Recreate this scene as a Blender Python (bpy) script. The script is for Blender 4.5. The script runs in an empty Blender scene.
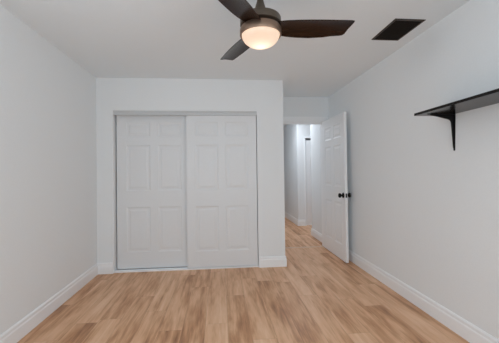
import bpy, bmesh, math, random
from mathutils import Vector, Matrix

S = bpy.context.scene
COL = S.collection
random.seed(4)

# ------------------------------------------------------------------ camera
W_PX, H_PX = 499.0, 343.0
F_PX, CX, CY = 288.0, 244.62, 167.43
YAW, PITCH, ROLL, CAM_H = 0.0860, 0.0140, -0.0126, 1.2447
cd = bpy.data.cameras.new('camera')
cam = bpy.data.objects.new('camera', cd)
COL.objects.link(cam)
cd.sensor_fit = 'HORIZONTAL'
cd.sensor_width = 36.0
cd.lens = F_PX * 36.0 / W_PX
cd.shift_x = -(CX - W_PX / 2) / W_PX
cd.shift_y = (CY - H_PX / 2) / W_PX
cd.clip_start = 0.02
fw = Vector((math.sin(YAW) * math.cos(PITCH), math.cos(YAW) * math.cos(PITCH), math.sin(PITCH)))
rt = Vector((math.cos(YAW), -math.sin(YAW), 0))
up = rt.cross(fw)
r2 = rt * math.cos(ROLL) + up * math.sin(ROLL)
u2 = r2.cross(fw)
M = Matrix.Identity(4)
for i in range(3):
    M[i][0], M[i][1], M[i][2] = r2[i], u2[i], -fw[i]
M.translation = Vector((0, 0, CAM_H))
cam.matrix_world = M
S.camera = cam

# ------------------------------------------------------------------ world, lights, exposure
wd = bpy.data.worlds.new('world')
S.world = wd
wd.use_nodes = True
wd.node_tree.nodes['Background'].inputs[0].default_value = (0.75, 0.86, 1.0, 1)
wd.node_tree.nodes['Background'].inputs[1].default_value = 1.0


def area(name, loc, rot, sx, sy, power, col):
    l = bpy.data.lights.new(name, 'AREA')
    l.shape = 'RECTANGLE'
    l.size, l.size_y = sx, sy
    l.energy = power
    l.color = col
    o = bpy.data.objects.new(name, l)
    o.location = loc
    o.rotation_euler = rot
    COL.objects.link(o)
    return o


# daylight of an assumed, unseen window behind the camera
area('window_daylight', (0.13, -1.06, 1.45), (math.radians(96), 0, 0), 2.1, 1.25, 21, (0.862, 0.955, 1.0))
area('left_fill_light', (-1.53, 0.45, 1.45), (math.radians(90), 0, math.radians(-90)), 1.9, 1.25, 9.3, (0.862, 0.955, 1.0))  # fill from an added left window, to even out the room
area('right_fill_light', (1.79, 0.15, 1.45), (math.radians(90), 0, math.radians(90)), 1.4, 1.25, 9.5, (0.862, 0.955, 1.0))  # fill from an added right window, lifting the left wall
# cool lamp for the hallway's assumed ceiling light, fixture unseen
area('hall_ceiling_light', (1.36, 5.86, 2.42), (0, 0, 0), 0.6, 0.75, 12.0, (0.88, 0.93, 1.0))

S.cycles.max_bounces = 24
S.cycles.diffuse_bounces = 18
S.cycles.glossy_bounces = 6
S.view_settings.view_transform = 'Standard'
S.view_settings.look = 'None'
S.view_settings.gamma = 1.0
S.view_settings.use_curve_mapping = False
S.view_settings.exposure = 0.09

# ------------------------------------------------------------------ dimensions (metres)
XL, XR, H = -1.524, 1.782, 2.44      # side walls, ceiling height
YB = -1.05                           # wall behind the camera
D, E = 3.721, 0.840                  # closet front wall, its free end
B = 4.5625                           # doorway wall
T = 0.115                            # wall thickness
OX0, OX1, OZ = -1.332, 0.495, 2.030  # closet opening
DX0, DX1, DZ = 0.862, 1.692, 2.032   # doorway
HX = 1.757                           # hall right wall
HY0, HY1 = 5.44, 6.40                # side passage of the hall
HEND = 9.2
BBH, BBT = 0.137, 0.015              # baseboard


# ------------------------------------------------------------------ materials
def mat(name, col, rough=0.5, metal=0.0, spec=0.5, coat=0.0):
    m = bpy.data.materials.new(name)
    m.use_nodes = True
    b = m.node_tree.nodes['Principled BSDF']
    b.inputs['Base Color'].default_value = (*col, 1)
    b.inputs['Roughness'].default_value = rough
    b.inputs['Metallic'].default_value = metal
    b.inputs['Specular IOR Level'].default_value = spec
    b.inputs['Coat Weight'].default_value = coat
    return m


def add_noise(m, scale, amount, bump=0.0, stretch=(1, 1, 1), detail=3.0):
    """small procedural variation of colour and a fine bump"""
    nt = m.node_tree
    b = nt.nodes['Principled BSDF']
    c = b.inputs['Base Color'].default_value[:]
    tc = nt.nodes.new('ShaderNodeTexCoord')
    mp = nt.nodes.new('ShaderNodeMapping')
    mp.inputs['Scale'].default_value = stretch
    nz = nt.nodes.new('ShaderNodeTexNoise')
    nz.inputs['Scale'].default_value = scale
    nz.inputs['Detail'].default_value = detail
    rp = nt.nodes.new('ShaderNodeValToRGB')
    rp.color_ramp.elements[0].position = 0.3
    rp.color_ramp.elements[1].position = 0.7
    rp.color_ramp.elements[0].color = (*[max(0, v * (1 - amount)) for v in c[:3]], 1)
    rp.color_ramp.elements[1].color = (*[min(1, v * (1 + amount)) for v in c[:3]], 1)
    nt.links.new(tc.outputs['Object'], mp.inputs['Vector'])
    nt.links.new(mp.outputs['Vector'], nz.inputs['Vector'])
    nt.links.new(nz.outputs['Fac'], rp.inputs['Fac'])
    nt.links.new(rp.outputs['Color'], b.inputs['Base Color'])
    if bump:
        bp = nt.nodes.new('ShaderNodeBump')
        bp.inputs['Strength'].default_value = bump
        bp.inputs['Distance'].default_value = 0.002
        nt.links.new(nz.outputs['Fac'], bp.inputs['Height'])
        nt.links.new(bp.outputs['Normal'], b.inputs['Normal'])
    return m


M_WALL = add_noise(mat('wall_paint', (0.818, 0.846, 0.860), 0.75, spec=0.25), 90, 0.01, 0.06)
M_CEIL = add_noise(mat('ceiling_paint', (0.82, 0.876, 0.91), 0.9, spec=0.15), 120, 0.01, 0.08)
M_TRIM = add_noise(mat('trim_paint', (0.895, 0.915, 0.93), 0.35), 40, 0.008)
M_SLIDE = add_noise(mat('closet_door_paint', (0.765, 0.785, 0.80), 0.4), 40, 0.008)
M_DOOR = add_noise(mat('door_paint', (0.87, 0.89, 0.905), 0.4), 40, 0.008)
M_TRACK = add_noise(mat('track_metal', (0.60, 0.62, 0.63), 0.42, metal=0.0), 30, 0.02)
M_DARK = add_noise(mat('dark_gap', (0.012, 0.012, 0.012), 0.9, spec=0.1), 20, 0.1)
M_LOUVER = add_noise(mat('dark_brown_louvers', (0.010, 0.007, 0.005), 0.6, spec=0.15), 50, 0.2)
M_GAP_SHADE = add_noise(mat('gap_shade_grey', (0.13, 0.13, 0.135), 0.6), 20, 0.1)  # flat grey painted in for the shade of a door gap
M_BLACK = add_noise(mat('black_metal', (0.007, 0.006, 0.006), 0.42, spec=0.22), 60, 0.15)
M_SHELF = add_noise(mat('black_gloss_board', (0.012, 0.010, 0.009), 0.18, spec=0.17), 10, 0.2, stretch=(12, 1, 12))
M_VENT = add_noise(mat('dark_bronze_vent', (0.05, 0.038, 0.030), 0.45, metal=0.3), 50, 0.2)
M_BRONZE = add_noise(mat('brushed_bronze', (0.25, 0.165, 0.115), 0.38, metal=0.75), 25, 0.12, stretch=(1, 1, 14))
M_PEWTER = add_noise(mat('aged_bronze', (0.12, 0.095, 0.072), 0.40, metal=0.7), 25, 0.12, stretch=(1, 1, 14))
M_STRIP = add_noise(mat('threshold_wood', (0.66, 0.49, 0.37), 0.4), 12, 0.15, stretch=(1, 12, 1))


def blade_material():
    m = mat('dark_walnut_blade', (0.020, 0.008, 0.004), 0.24, spec=0.27)
    return add_noise(m, 9, 0.45, 0.05, stretch=(1.0, 16, 16), detail=5)


def bowl_material():
    m = bpy.data.materials.new('frosted_lamp_glass')
    m.use_nodes = True
    nt = m.node_tree
    nt.nodes.clear()
    out = nt.nodes.new('ShaderNodeOutputMaterial')
    em = nt.nodes.new('ShaderNodeEmission')
    em.inputs[0].default_value = (1.0, 0.75, 0.62, 1)
    em.inputs[1].default_value = 0.31
    tr = nt.nodes.new('ShaderNodeBsdfTranslucent')
    tr.inputs[0].default_value = (0.9, 0.84, 0.74, 1)
    gl = nt.nodes.new('ShaderNodeBsdfGlossy')
    gl.inputs[0].default_value = (0.04, 0.04, 0.04, 1)
    gl.inputs[1].default_value = 0.25
    a1 = nt.nodes.new('ShaderNodeAddShader')
    a2 = nt.nodes.new('ShaderNodeAddShader')
    nt.links.new(em.outputs[0], a1.inputs[0])
    nt.links.new(tr.outputs[0], a1.inputs[1])
    nt.links.new(a1.outputs[0], a2.inputs[0])
    nt.links.new(gl.outputs[0], a2.inputs[1])
    nt.links.new(a2.outputs[0], out.inputs[0])
    return m


def floor_material():
    m = bpy.data.materials.new('oak_plank_floor')
    m.use_nodes = True
    nt = m.node_tree
    L = nt.links.new
    b = nt.nodes['Principled BSDF']

    def math_(op, a, c=None):
        n = nt.nodes.new('ShaderNodeMath')
        n.operation = op
        for i, v in enumerate((a, c)):
            if v is None:
                continue
            if isinstance(v, (int, float)):
                n.inputs[i].default_value = v
            else:
                L(v, n.inputs[i])
        return n.outputs[0]

    tc = nt.nodes.new('ShaderNodeTexCoord')
    sp = nt.nodes.new('ShaderNodeSeparateXYZ')
    L(tc.outputs['Object'], sp.inputs[0])
    x, y = sp.outputs[0], sp.outputs[1]
    PW, PL = 0.180, 1.22
    xs = math_('DIVIDE', math_('ADD', x, 10.03), PW)
    row = math_('FLOOR', xs)
    fx = math_('FRACT', xs)
    wn = nt.nodes.new('ShaderNodeTexWhiteNoise')
    wn.noise_dimensions = '1D'
    L(row, wn.inputs['W'])
    ys = math_('ADD', math_('DIVIDE', math_('ADD', y, 10.0), PL), math_('MULTIPLY', wn.outputs['Value'], 7.0))
    col = math_('FLOOR', ys)
    fy = math_('FRACT', ys)
    cmb = nt.nodes.new('ShaderNodeCombineXYZ')
    L(row, cmb.inputs[0])
    L(col, cmb.inputs[1])
    wn2 = nt.nodes.new('ShaderNodeTexWhiteNoise')
    wn2.noise_dimensions = '2D'
    L(cmb.outputs[0], wn2.inputs['Vector'])
    rnd = wn2.outputs['Value']
    # grain coordinates, shifted for each plank
    g = nt.nodes.new('ShaderNodeCombineXYZ')
    L(math_('ADD', x, math_('MULTIPLY', rnd, 31.0)), g.inputs[0])
    L(math_('ADD', math_('MULTIPLY', y, 0.085), math_('MULTIPLY', rnd, 17.0)), g.inputs[1])
    n1 = nt.nodes.new('ShaderNodeTexNoise')       # broad streaks
    n1.inputs['Scale'].default_value = 13.0
    n1.inputs['Detail'].default_value = 4.0
    n1.inputs['Roughness'].default_value = 0.6
    n1.inputs['Distortion'].default_value = 0.6
    L(g.outputs[0], n1.inputs['Vector'])
    n2 = nt.nodes.new('ShaderNodeTexNoise')       # fine grain
    n2.inputs['Scale'].default_value = 75.0
    n2.inputs['Detail'].default_value = 3.0
    L(g.outputs[0], n2.inputs['Vector'])
    v = math_('ADD', math_('MULTIPLY', n1.outputs['Fac'], 0.90), math_('MULTIPLY', n2.outputs['Fac'], 0.24))
    v = math_('ADD', v, math_('MULTIPLY', math_('SUBTRACT', rnd, 0.5), 0.20))
    g3 = nt.nodes.new('ShaderNodeCombineXYZ')     # soft brown blotches within a plank
    L(math_('ADD', x, math_('MULTIPLY', rnd, 13.0)), g3.inputs[0])
    L(math_('ADD', math_('MULTIPLY', y, 0.30), math_('MULTIPLY', rnd, 7.0)), g3.inputs[1])
    n3 = nt.nodes.new('ShaderNodeTexNoise')
    n3.inputs['Scale'].default_value = 9.0
    n3.inputs['Detail'].default_value = 2.0
    L(g3.outputs[0], n3.inputs['Vector'])
    v = math_('ADD', v, math_('MULTIPLY', math_('SUBTRACT', n3.outputs['Fac'], 0.46), 0.34))
    rp = nt.nodes.new('ShaderNodeValToRGB')
    cr = rp.color_ramp
    cr.elements[0].position = 0.31
    cr.elements[0].color = (0.28, 0.124, 0.054, 1)
    cr.elements[1].position = 0.82
    cr.elements[1].color = (0.82, 0.535, 0.35, 1)
    e = cr.elements.new(0.47)
    e.color = (0.52, 0.264, 0.132, 1)
    e = cr.elements.new(0.62)
    e.color = (0.70, 0.408, 0.236, 1)
    L(v, rp.inputs['Fac'])
    # narrow bevels between planks
    ex = math_('MINIMUM', fx, math_('SUBTRACT', 1.0, fx))
    ey = math_('MINIMUM', fy, math_('SUBTRACT', 1.0, fy))
    sx = math_('LESS_THAN', ex, 0.010)
    sy = math_('LESS_THAN', ey, 0.0013)
    seam = math_('MULTIPLY', math_('MAXIMUM', sx, sy), 0.28)
    mx = nt.nodes.new('ShaderNodeMix')
    mx.data_type = 'RGBA'
    L(seam, mx.inputs[0])
    L(rp.outputs['Color'], mx.inputs[6])
    mx.inputs[7].default_value = (0.15, 0.07, 0.035, 1)
    L(mx.outputs[2], b.inputs['Base Color'])
    b.inputs['Roughness'].default_value = 0.42
    b.inputs['Specular IOR Level'].default_value = 0.4
    bp = nt.nodes.new('ShaderNodeBump')
    bp.inputs['Strength'].default_value = 0.08
    bp.inputs['Distance'].default_value = 0.001
    L(n2.outputs['Fac'], bp.inputs['Height'])
    L(bp.outputs['Normal'], b.inputs['Normal'])
    return m


M_FLOOR = floor_material()
M_BLADE = blade_material()
M_BOWL = bowl_material()


# ------------------------------------------------------------------ mesh helpers
def box(bm, x0, x1, y0, y1, z0, z1):
    v = [bm.verts.new((x, y, z)) for x in (x0, x1) for y in (y0, y1) for z in (z0, z1)]
    for f in ((0, 1, 3, 2), (4, 6, 7, 5), (0, 4, 5, 1), (2, 3, 7, 6), (0, 2, 6, 4), (1, 5, 7, 3)):
        bm.faces.new([v[i] for i in f])


def lathe(bm, prof, n=48, c=(0, 0, 0)):
    """revolve (radius, z) points about the vertical through c"""
    rings = []
    for r, z in prof:
        if r < 1e-6:
            rings.append([bm.verts.new((c[0], c[1], c[2] + z))])
        else:
            rings.append([bm.verts.new((c[0] + r * math.cos(2 * math.pi * k / n),
                                        c[1] + r * math.sin(2 * math.pi * k / n), c[2] + z)) for k in range(n)])
    for a, b in zip(rings, rings[1:]):
        for k in range(n):
            k2 = (k + 1) % n
            q = [a[k % len(a)], a[k2 % len(a)], b[k2 % len(b)], b[k % len(b)]]
            u = []
            for w in q:
                if w not in u:
                    u.append(w)
            if len(u) > 2:
                bm.faces.new(u)


def sweep(bm, path, prof, closed_ends=True):
    """sweep a (out, z) profile along a plan path; 'out' is to the right of travel"""
    n = len(path)
    rings = []
    for i, p in enumerate(path):
        p = Vector(p)
        d0 = (p - Vector(path[i - 1])).normalized() if i else None
        d1 = (Vector(path[i + 1]) - p).normalized() if i < n - 1 else None
        if d0 is None:
            d0 = d1
        if d1 is None:
            d1 = d0
        n0 = Vector((d0.y, -d0.x))
        n1 = Vector((d1.y, -d1.x))
        m = (n0 + n1).normalized()
        k = 1.0 / max(0.2, m.dot(n0))
        rings.append([bm.verts.new((p.x + m.x * o * k, p.y + m.y * o * k, z)) for o, z in prof])
    for a, b in zip(rings, rings[1:]):
        for k in range(len(prof)):
            k2 = (k + 1) % len(prof)
            bm.faces.new((a[k], a[k2], b[k2], b[k]))
    bm.faces.new(rings[0])
    bm.faces.new(list(reversed(rings[-1])))


def obj(name, bm, m, parent=None, bevel=0.0, smooth=False, loc=None):
    bmesh.ops.recalc_face_normals(bm, faces=bm.faces)
    me = bpy.data.meshes.new(name)
    bm.to_mesh(me)
    bm.free()
    me.materials.append(m)
    o = bpy.data.objects.new(name, me)
    COL.objects.link(o)
    if parent is not None:
        o.parent = parent
    if loc is not None:
        o.location = loc
    if smooth:
        for p in me.polygons:
            p.use_smooth = True
        md = o.modifiers.new('split', 'EDGE_SPLIT')
        md.split_angle = math.radians(38)
    if bevel:
        md = o.modifiers.new('bevel', 'BEVEL')
        md.width = bevel
        md.segments = 2
        md.limit_method = 'ANGLE'
    return o


def tag(o, label, cat, kind=None, group=None):
    o['label'] = label
    o['category'] = cat
    if kind:
        o['kind'] = kind
    if group:
        o['group'] = group
    return o


def thing(name, loc, label, cat):
    o = bpy.data.objects.new(name, None)
    o.empty_display_size = 0.05
    o.location = loc
    COL.objects.link(o)
    return tag(o, label, cat)


def boxes(name, bl, m, label, cat, kind='structure', bevel=0.0, parent=None):
    bm = bmesh.new()
    for b in bl:
        box(bm, *b)
    o = obj(name, bm, m, parent, bevel)
    if parent is None:
        tag(o, label, cat, kind)
    return o


# ------------------------------------------------------------------ room shell
boxes('floor', [(XL - T, 3.4, YB - T, HEND + T, -0.08, 0.0)], M_FLOOR,
      'light oak plank floor running from the bedroom into the hallway', 'floor')
boxes('ceiling', [(XL - T, 3.4, YB - T, HEND + T, H, H + 0.1)], M_CEIL,
      'flat pale grey painted ceiling over the room', 'ceiling')
SY_0, SY_1, SZ_0, SZ_1 = -0.55, 1.45, 0.80, 2.10
boxes('wall_left', [(XL - T, XL, YB - T, SY_0, 0, H), (XL - T, XL, SY_1, B + T, 0, H),
                    (XL - T, XL, SY_0, SY_1, 0, SZ_0), (XL - T, XL, SY_0, SY_1, SZ_1, H)], M_WALL,
      'plain bare off white wall on the left of the room', 'wall')
RY_0, RY_1 = -0.60, 0.90
boxes('wall_right', [(XR, XR + T, YB - T, RY_0, 0, H), (XR, XR + T, RY_1, B, 0, H),
                     (XR, XR + T, RY_0, RY_1, 0, SZ_0), (XR, XR + T, RY_0, RY_1, SZ_1, H)], M_WALL,
      'long off white wall on the right, carrying the black shelf', 'wall')
boxes('wall_front', [(XL, OX0, D, D + T, 0, H), (OX1, E, D, D + T, 0, H), (OX0, OX1, D, D + T, OZ, H)],
      M_WALL, 'white wall around the closet opening with sliding doors', 'wall')
boxes('wall_closet_side', [(E - T, E, D + T, B, 0, H)], M_WALL,
      'short white closet side wall returning to the doorway', 'wall')
boxes('wall_doorway', [(XL, DX0, B, B + T, 0, H), (DX1, XR + T, B, B + T, 0, H), (DX0, DX1, B, B + T, DZ, H)],
      M_WALL, 'white wall with the doorway, set back beside the closet', 'wall')
WX0, WX1, WZ0, WZ1 = -0.95, 1.21, 0.80, 2.10
boxes('wall_back', [(XL, WX0, YB - T, YB, 0, H), (WX1, XR, YB - T, YB, 0, H),
                    (WX0, WX1, YB - T, YB, 0, WZ0), (WX0, WX1, YB - T, YB, WZ1, H)],
      M_WALL, 'white wall with the window, opposite the closet', 'wall')
boxes('wall_hall_near', [(HX, XR + T, B + T, HY0, 0, H), (XR + T, 3.4, HY0 - T, HY0, 0, H)], M_WALL,
      'short white hallway wall just past the open door', 'wall')
F0, F1, FZ = 1.945, 2.68, 1.985                   # hall door opening
boxes('wall_hall_far', [(HX, HX + T, HY1 + T, HEND, 0, H), (HX, F0, HY1, HY1 + T, 0, H),
                        (F1, 3.4, HY1, HY1 + T, 0, H), (F0, F1, HY1, HY1 + T, FZ, H)], M_WALL,
      'white corner wall at the far end of the hallway', 'wall')
boxes('wall_hall_left', [(E - T, E, B + T, HEND, 0, H)], M_WALL,
      'left wall of the hallway, behind the closet', 'wall')
boxes('wall_hall_end', [(E - T, HX + T, HEND, HEND + T, 0, H)], M_WALL,
      'end wall of the hallway', 'wall')
boxes('wall_hall_side', [(3.3, 3.4, HY0, HY1, 0, H)], M_WALL,
      'end wall of the hallway side passage', 'wall')

# assumed window behind the camera, never in view
bm = bmesh.new()
for b in ((WX0, WX1, YB - 0.09, YB - 0.03, WZ0, WZ0 + 0.05), (WX0, WX1, YB - 0.09, YB - 0.03, WZ1 - 0.05, WZ1),
          (WX0, WX0 + 0.05, YB - 0.09, YB - 0.03, WZ0 + 0.05, WZ1 - 0.05),
          (WX1 - 0.05, WX1, YB - 0.09, YB - 0.03, WZ0 + 0.05, WZ1 - 0.05),
          ((WX0 + WX1) / 2 - 0.025, (WX0 + WX1) / 2 + 0.025, YB - 0.09, YB - 0.03, WZ0 + 0.05, WZ1 - 0.05)):
    box(bm, *b)
tag(obj('window_1', bm, M_TRIM), 'unseen white framed window assumed in the wall opposite the closet', 'window', 'structure')

bm = bmesh.new()
def added_window_frame(bm, x0, x1, y0, y1):  # frames of the side windows added to carry the fill light
    for b in ((y0, y1, SZ_0, SZ_0 + 0.05), (y0, y1, SZ_1 - 0.05, SZ_1), (y0, y0 + 0.05, SZ_0 + 0.05, SZ_1 - 0.05),
              (y1 - 0.05, y1, SZ_0 + 0.05, SZ_1 - 0.05)):
        box(bm, x0, x1, *b)


added_window_frame(bm, XL - 0.09, XL - 0.03, SY_0, SY_1)
tag(obj('added_window_2', bm, M_TRIM), 'white framed window added for fill light in the left wall near the camera end', 'window', 'structure')

bm = bmesh.new()
added_window_frame(bm, XR + 0.03, XR + 0.09, RY_0, RY_1)
tag(obj('added_window_3', bm, M_TRIM), 'white framed window added for fill light in the right wall near the camera end', 'window', 'structure')

# ------------------------------------------------------------------ baseboards
BB = [(0, 0), (BBT, 0), (BBT, 0.092), (0.0135, 0.098), (0.0105, 0.104), (0.0105, 0.124), (0.006, 0.133), (0.003, BBH), (0, BBH)]


def baseboard(name, path, label):
    bm = bmesh.new()
    sweep(bm, path, BB)
    return tag(obj(name, bm, M_TRIM), label, 'baseboard', 'structure')


baseboard('baseboard_left', [(XL, YB), (XL, D - BBT)], 'white moulded baseboard along the left wall')
baseboard('baseboard_right', [(XR, B - BBT), (XR, YB)], 'white moulded baseboard along the right wall below the shelf')
baseboard('baseboard_front_left', [(XL, D), (OX0, D)], 'short white baseboard between left wall and closet')
baseboard('baseboard_front_right', [(OX1, D), (E, D), (E, B - 0.02)],
          'white baseboard wrapping the free corner of the closet wall')
baseboard('baseboard_hall_near', [(3.2, HY0), (HX, HY0), (HX, B + T + 0.02)],
          'white baseboard on the hallway wall past the open door')
baseboard('baseboard_hall_far', [(HX, HEND), (HX, HY1), (F0 - 0.032, HY1)],
          'white baseboard around the far hallway corner')

# ------------------------------------------------------------------ trims
bm = bmesh.new()
box(bm, E, XR, B - 0.016, B, DZ + 0.004, DZ + 0.086)
box(bm, DX1 + 0.012, XR, B - 0.016, B, BBH, DZ + 0.004)
tag(obj('trim_1', bm, M_TRIM, bevel=0.003), 'white flat casing over the doorway', 'trim', 'structure')
# jamb lining of the doorway, with a stop
bm = bmesh.new()
box(bm, DX0, DX1, B, B + T, DZ - 0.012, DZ)
box(bm, DX0, DX0 + 0.012, B, B + T, 0, DZ - 0.012)
box(bm, DX1 - 0.012, DX1, B, B + T, 0, DZ - 0.012)
box(bm, DX0 + 0.012, DX1 - 0.012, B + 0.045, B + 0.08, DZ - 0.024, DZ - 0.012)
tag(obj('trim_2', bm, M_TRIM), 'white jamb lining inside the doorway', 'trim', 'structure')
# threshold
bm = bmesh.new()
sweep(bm, [(DX0 + 0.012, B + 0.035), (DX1 - 0.012, B + 0.035)],
      [(-0.020, 0.0), (0.020, 0.0), (0.020, 0.002), (0.012, 0.006), (-0.012, 0.006), (-0.020, 0.002)])
tag(obj('trim_3', bm, M_STRIP), 'thin wooden threshold strip across the doorway floor', 'trim', 'structure')
# closet: jamb lining, header fascia hiding the rails, floor guide
bm = bmesh.new()
box(bm, OX0, OX0 + 0.006, D + 0.004, D + T, 0, OZ)
box(bm, OX1 - 0.006, OX1, D + 0.004, D + T, 0, OZ)
tag(obj('trim_4', bm, M_TRIM), 'thin white side jambs of the closet opening', 'trim', 'structure')
bm = bmesh.new()
box(bm, OX0 + 0.006, OX1 - 0.006, D + 0.012, D + 0.020, 1.972, OZ)
box(bm, OX0 + 0.006, OX1 - 0.006, D + 0.020, D + 0.112, OZ - 0.006, OZ)
box(bm, OX0 + 0.006, OX1 - 0.006, D + 0.005, D + 0.012, 2.012, OZ)
box(bm, OX0 + 0.006, OX1 - 0.006, D + 0.008, D + 0.012, 1.972, 1.980)
tag(obj('trim_5', bm, M_TRACK, bevel=0.0015), 'long pale metal track fascia above the closet doors', 'closet track', 'structure')
bm = bmesh.new()
box(bm, OX0 + 0.006, OX1 - 0.006, D + 0.012, D + 0.112, 0.0, 0.010)
box(bm, OX0 + 0.006, OX1 - 0.006, D + 0.012, D + 0.016, 0.010, 0.017)
box(bm, OX0 + 0.006, OX1 - 0.006, D + 0.060, D + 0.064, 0.010, 0.017)
tag(obj('trim_6', bm, M_TRIM), 'thin white bottom track under the closet doors', 'closet track', 'structure')


# ------------------------------------------------------------------ panel doors
def panel_face(bm, xs, zs, cells, y, sgn):
    """one moulded face of a six panel door, in the plane y; sgn=-1 faces -y.
    xs, zs are the sorted grid lines, cells the (i, j) that are panels."""
    for i in range(len(xs) - 1):
        for j in range(len(zs) - 1):
            a, b, c, d = xs[i], xs[i + 1], zs[j], zs[j + 1]
            if (i, j) not in cells:
                bm.faces.new([bm.verts.new((p, y, q)) for p, q in ((a, c), (b, c), (b, d), (a, d))])
                continue
            prev = None
            for ins, dep in ((0, 0), (0.004, 0.001), (0.014, 0.0055), (0.021, 0.006), (0.034, 0.006), (0.054, 0.002)):
                yy = y - sgn * dep
                ring = [bm.verts.new((p, yy, q)) for p, q in
                        ((a + ins, c + ins), (b - ins, c + ins), (b - ins, d - ins), (a + ins, d - ins))]
                if prev:
                    for k in range(4):
                        bm.faces.new((prev[k], prev[(k + 1) % 4], ring[(k + 1) % 4], ring[k]))
                prev = ring
            bm.faces.new(prev)


def panel_door_mesh(w, z0, z1, th, stile, mull, rows):
    bm = bmesh.new()
    pw = (w - 2 * stile - mull) / 2
    xs = [0, stile, stile + pw, stile + pw + mull, w - stile, w]
    zs = [z0] + [v for r in rows for v in r] + [z1]
    cells = {(i, j) for i in (1, 3) for j in (1, 3, 5)}
    panel_face(bm, xs, zs, cells, 0.0, -1)
    panel_face(bm, xs, zs, cells, th, 1)
    for p in (((0, 0, z0), (0, th, z0), (0, th, z1), (0, 0, z1)), ((w, 0, z0), (w, th, z0), (w, th, z1), (w, 0, z1)),
              ((0, 0, z0), (w, 0, z0), (w, th, z0), (0, th, z0)), ((0, 0, z1), (w, 0, z1), (w, th, z1), (0, th, z1))):
        bm.faces.new([bm.verts.new(q) for q in p])
    bmesh.ops.remove_doubles(bm, verts=bm.verts, dist=1e-5)
    return bm


ROWS = ((0.225, 0.805), (1.010, 1.600), (1.705, 1.895))
# rear (left) and front (right) sliding leaves
o = obj('door_1', panel_door_mesh(0.935, 0.022, 2.005, 0.034, 0.118, 0.092, ROWS), M_SLIDE,
        loc=(OX0 + 0.020, D + 0.084, 0))
tag(o, 'left white six-panel sliding closet door, the one on the rear track', 'door', 'structure')
o = obj('door_2', panel_door_mesh(0.906, 0.020, 2.002, 0.034, 0.108, 0.088, ROWS), M_SLIDE,
        loc=(OX1 - 0.014 - 0.906, D + 0.024, 0))
tag(o, 'right white six-panel sliding closet door, the one on the front track', 'door', 'structure')

# bedroom door, open a quarter turn against the right wall
o = obj('door_3', panel_door_mesh(0.826, 0.012, 2.028, 0.035, 0.110, 0.090, ((0.215, 0.800), (1.010, 1.605), (1.705, 1.900))),
        M_DOOR)
o.rotation_euler = (0, 0, math.radians(-90))       # leaf runs from the hinge at +Y towards the camera
o.location = (1.660, 4.541, 0)
tag(o, 'white six-panel door standing open beside the right wall, black knobs', 'door', 'structure')
door3 = o
KZ, KX = 0.905, 0.826 - 0.056


def knob(name, sgn):
    bm = bmesh.new()
    lathe(bm, [(0, 0), (0.032, 0), (0.032, 0.004), (0.028, 0.008), (0.013, 0.010), (0.011, 0.030), (0.016, 0.034),
               (0.025, 0.040), (0.028, 0.050), (0.025, 0.060), (0.014, 0.066), (0, 0.067)], 28)
    k = obj(name, bm, M_BLACK, door3, smooth=True)
    k.rotation_euler = (math.radians(90 if sgn < 0 else -90), 0, 0)
    k.location = (KX, 0 if sgn < 0 else 0.035, KZ)
    k.scale = (1.15, 1.15, 1.0)
    k['label'] = 'round black door knob'
    return k


knob('door_knob', -1)
knob('door_knob', 1)
bm = bmesh.new()
box(bm, 0.826, 0.8275, 0.006, 0.029, KZ - 0.028, KZ + 0.028)
box(bm, 0.8275, 0.834, 0.012, 0.023, KZ - 0.008, KZ + 0.008)
obj('latch_plate', bm, M_BLACK, door3)['label'] = 'black latch plate on the door edge'

# door at the end of the hall, in a shallow frame with a dark gap over it
o = obj('door_4', panel_door_mesh(F1 - F0 - 0.02, 0.012, FZ - 0.050, 0.034, 0.095, 0.080,
                                  ((0.215, 0.790), (0.990, 1.560), (1.660, 1.840))), M_TRIM, loc=(F0 + 0.010, HY1 + 0.006, 0))
tag(o, 'white panelled door at the end of the hallway, seen past the corner', 'door', 'structure')
bm = bmesh.new()  # grey boxes fill the gap in place of its shadow
box(bm, F0, F1, HY1 + 0.070, HY1 + 0.100, FZ - 0.060, FZ)
box(bm, F0, F1, HY1 + 0.022, HY1 + 0.070, FZ - 0.044, FZ - 0.006)
tag(obj('trim_7', bm, M_GAP_SHADE), 'grey strip standing in for the shaded gap above the far hallway door', 'trim', 'structure')
bm = bmesh.new()
box(bm, F0 - 0.030, F0, HY1 - 0.012, HY1, 0, FZ + 0.03)
box(bm, F1, F1 + 0.030, HY1 - 0.012, HY1, 0, FZ + 0.03)
box(bm, F0, F1, HY1 - 0.012, HY1, FZ, FZ + 0.03)
tag(obj('trim_8', bm, M_TRIM, bevel=0.003), 'narrow white casing of the far hallway door', 'trim', 'structure')

# ------------------------------------------------------------------ ceiling fan
FX, FY = 0.268, 1.80
FS = 1.80 / 1.75


def fz(z):
    return CAM_H + (z - CAM_H) * FS if z < 2.33 else z


fan = thing('ceiling_fan', (FX, FY, H), 'three-blade bronze ceiling fan with a lit frosted bowl lamp', 'ceiling fan')


def part(name, prof, m, n=64):
    bm = bmesh.new()
    lathe(bm, [(r * FS, fz(z) - H) for r, z in prof], n)
    return obj(name, bm, m, fan, smooth=True)


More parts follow.
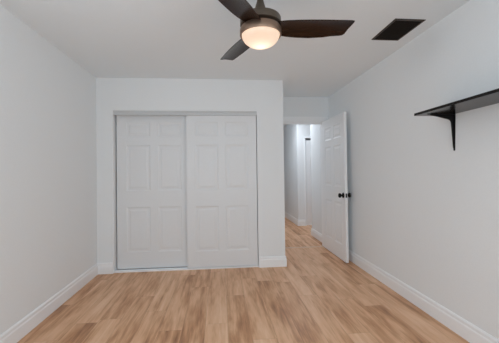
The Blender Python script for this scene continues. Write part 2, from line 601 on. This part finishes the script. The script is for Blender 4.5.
part('canopy', [(0, H), (0.068, H), (0.068, 2.425), (0.055, 2.395), (0.030, 2.378), (0.012, 2.375), (0, 2.375)], M_PEWTER)
part('downrod', [(0, 2.38), (0.0115, 2.38), (0.0115, 2.20), (0, 2.20)], M_PEWTER, 24)
part('yoke_cover', [(0.0118, 2.315), (0.016, 2.312), (0.038, 2.232), (0.052, 2.200), (0.052, 2.186), (0, 2.186)], M_PEWTER, 40)
part('motor_housing', [(0, 2.192), (0.108, 2.192), (0.122, 2.188), (0.126, 2.180), (0.126, 2.146), (0.112, 2.140), (0.06, 2.138), (0, 2.138)], M_PEWTER)
part('light_ring', [(0, 2.132), (0.108, 2.132), (0.121, 2.128), (0.1275, 2.116), (0.1285, 2.084), (0.125, 2.078), (0.119, 2.079), (0.1175, 2.088), (0.117, 2.100), (0, 2.100)], M_BRONZE)
# frosted bowl, a thin shell, open at the top where it sits in the ring
prof = []
R0, DEP = 0.1165, 0.077
for k in range(13):
    a = math.radians(90 * k / 12)
    prof.append((R0 * math.cos(a), 2.086 - DEP * math.sin(a)))
prof[-1] = (0, 2.086 - DEP)
bowl = part('lamp_shade', prof, M_BOWL)
bowl['label'] = 'lit frosted glass bowl'
lp = bpy.data.lights.new('fan_bulb', 'POINT')
lp.energy = 0.145
lp.color = (1.0, 0.88, 0.74)
lp.shadow_soft_size = 0.03
lo = bpy.data.objects.new('fan_bulb', lp)
lo.location = (FX, FY, 2.078)
COL.objects.link(lo)


def blade(az):
    """tapered curved plate, rooted under the motor housing, pitched about its own axis"""
    bm = bmesh.new()
    # (radius along blade, leading half-width, trailing half-width)
    st = [(0.070, 0.034, 0.034), (0.115, 0.054, 0.050), (0.17, 0.063, 0.060), (0.24, 0.068, 0.066), (0.33, 0.069, 0.069),
          (0.42, 0.067, 0.065), (0.48, 0.064, 0.058), (0.53, 0.062, 0.056), (0.552, 0.060, 0.053)]
    tip = [(0.564, 0.060, 0.044), (0.576, 0.058, 0.010), (0.590, 0.054, -0.036)]
    rows = []
    NW = 8
    for r, a, c in st + tip:
        rows.append([(r, 1.16 * (-a + (a + c) * k / NW)) for k in range(NW + 1)])
    th = 0.006
    pit = math.radians(13)
    vt, vb = [], []
    for row in rows:
        for lst, off in ((vt, th / 2), (vb, -th / 2)):
            ln = []
            for r, t in row:
                cam_ = -0.010 * (t / 0.07) ** 2          # slight camber
                z = -t * math.sin(pit) + off + cam_
                ln.append(bm.verts.new((r * 0.98, t * math.cos(pit), z)))
            lst.append(ln)
    n, m = len(rows), NW + 1
    for i in range(n - 1):
        for k in range(m - 1):
            bm.faces.new((vt[i][k], vt[i + 1][k], vt[i + 1][k + 1], vt[i][k + 1]))
            bm.faces.new((vb[i][k], vb[i][k + 1], vb[i + 1][k + 1], vb[i + 1][k]))
        bm.faces.new((vt[i][0], vb[i][0], vb[i + 1][0], vt[i + 1][0]))
        bm.faces.new((vt[i][m - 1], vt[i + 1][m - 1], vb[i + 1][m - 1], vb[i][m - 1]))
    for e in (0, n - 1):
        for k in range(m - 1):
            bm.faces.new((vt[e][k], vt[e][k + 1], vb[e][k + 1], vb[e][k]))
    o = obj('blade', bm, M_BLADE, fan, smooth=True)
    o.location = (0, 0, 2.158 - H)
    o.rotation_euler = (0, 0, math.radians(az))
    return o


for az in (-4, 111.5, 237):
    blade(az)

# ------------------------------------------------------------------ ceiling vent
VX0, VX1, VY0, VY1 = 1.397, 1.654, 2.150, 2.512
vent = thing('ceiling_vent', ((VX0 + VX1) / 2, (VY0 + VY1) / 2, H), 'dark bronze rectangular air vent in the ceiling near right wall', 'vent')
vx, vy = (VX1 - VX0) / 2, (VY1 - VY0) / 2
FWD = 0.017
bm = bmesh.new()
prev = None
loops = []
for ins, z in ((0, 0), (0, -0.003), (0.006, -0.008), (FWD - 0.003, -0.009), (FWD, -0.006), (FWD, 0)):
    loops.append([bm.verts.new((sx * (vx - ins), sy * (vy - ins), z)) for sx, sy in ((-1, -1), (1, -1), (1, 1), (-1, 1))])
for a, b in zip(loops, loops[1:]):
    for k in range(4):
        bm.faces.new((a[k], a[(k + 1) % 4], b[(k + 1) % 4], b[k]))
obj('frame', bm, M_VENT, vent)
bm = bmesh.new()
box(bm, -vx + FWD, vx - FWD, -vy + FWD, vy - FWD, -0.0015, 0)
obj('backing', bm, M_DARK, vent)  # black sheet paints in the unlit duct; the ceiling has no hole
bm = bmesh.new()
ns = 14
for k in range(ns):
    x = -vx + FWD + (k + 0.5) * (2 * (vx - FWD)) / ns
    vs = [(x - 0.006, -0.002), (x + 0.003, -0.009), (x + 0.0045, -0.0085), (x - 0.0045, -0.0015)]
    ends = [[bm.verts.new((px, yy, pz)) for px, pz in vs] for yy in (-vy + FWD, vy - FWD)]
    for q in range(4):
        bm.faces.new((ends[0][q], ends[0][(q + 1) % 4], ends[1][(q + 1) % 4], ends[1][q]))
    bm.faces.new(ends[0])
    bm.faces.new(ends[1])
for yy in (-0.06, 0.06):
    box(bm, -vx + FWD, vx - FWD, yy - 0.002, yy + 0.002, -0.0065, -0.0025)
obj('louvers', bm, M_LOUVER, vent)

# ------------------------------------------------------------------ wall shelf
SZ, SY1, SY0, SX0 = 1.661, 2.121, 1.00, 1.516
shelf = thing('wall_shelf', (XR, SY1, SZ), 'long black shelf board on a black bracket on the right wall', 'shelf')
bm = bmesh.new()
box(bm, SX0 - XR, 0, SY0 - SY1, 0, 0, 0.019)
obj('board', bm, M_SHELF, shelf, bevel=0.0015)


def bracket(y):
    """cast bracket: tapering arm under the board, tapering leg on the wall, each with a raised rib"""
    root = None
    bm = bmesh.new()
    # flat plates (tapered)
    def plate(p0, p1, w0, w1, nrm, t):
        p0, p1, nrm = Vector(p0), Vector(p1), Vector(nrm)
        s = Vector((0, 1, 0))
        q = []
        for p, w in ((p0, w0), (p1, w1)):
            for sg in (-1, 1):
                for dn in (0, t):
                    q.append(bm.verts.new(p + s * sg * w / 2 + nrm * dn))
        for f in ((0, 1, 3, 2), (4, 6, 7, 5), (0, 4, 5, 1), (2, 3, 7, 6), (0, 2, 6, 4), (1, 5, 7, 3)):
            bm.faces.new([q[i] for i in f])
    plate((0, 0, 0), (0, 0, -0.272), 0.036, 0.014, (-1, 0, 0), 0.004)
    plate((0, 0, 0), (-0.205, 0, 0), 0.036, 0.014, (0, 0, -1), 0.004)
    # rounded tips
    for c, ax in (((0, 0, -0.272), 0), ((-0.205, 0, 0), 2)):
        a = []
        for dn in (0, 0.004):
            a.append([])
            for k in range(9):
                g = math.pi * k / 8
                y_, o_ = 0.007 * math.cos(g), 0.007 * math.sin(g)
                a[-1].append(bm.verts.new((-dn, y_, c[2] - o_) if ax == 0 else (c[0] - o_, y_, -dn)))
        bm.faces.new(a[0])
        bm.faces.new(list(reversed(a[1])))
        for k in range(8):
            bm.faces.new((a[0][k], a[0][k + 1], a[1][k + 1], a[1][k]))
    # rib: a thin web whose inner edge curves from leg to arm
    pts = [(0, -0.262), (-0.008, -0.255), (-0.012, -0.20), (-0.018, -0.11), (-0.023, -0.060), (-0.030, -0.046),
           (-0.045, -0.039), (-0.09, -0.029), (-0.14, -0.018), (-0.185, -0.009)]
    pts += [(-0.198, 0), (0, 0)]
    f0 = [bm.verts.new((x, -0.006, z)) for x, z in pts]
    f1 = [bm.verts.new((x, 0.006, z)) for x, z in pts]
    bm.faces.new(f0)
    bm.faces.new(list(reversed(f1)))
    for k in range(len(pts)):
        k2 = (k + 1) % len(pts)
        bm.faces.new((f0[k], f0[k2], f1[k2], f1[k]))
    o = obj('bracket', bm, M_BLACK, shelf, bevel=0.001)
    o.location = (0, y - SY1, 0)
    return o


b1 = bracket(2.045)
b2 = b1.copy()
COL.objects.link(b2)
b2.parent = shelf
b2.location = (0, 1.04 - SY1, 0)
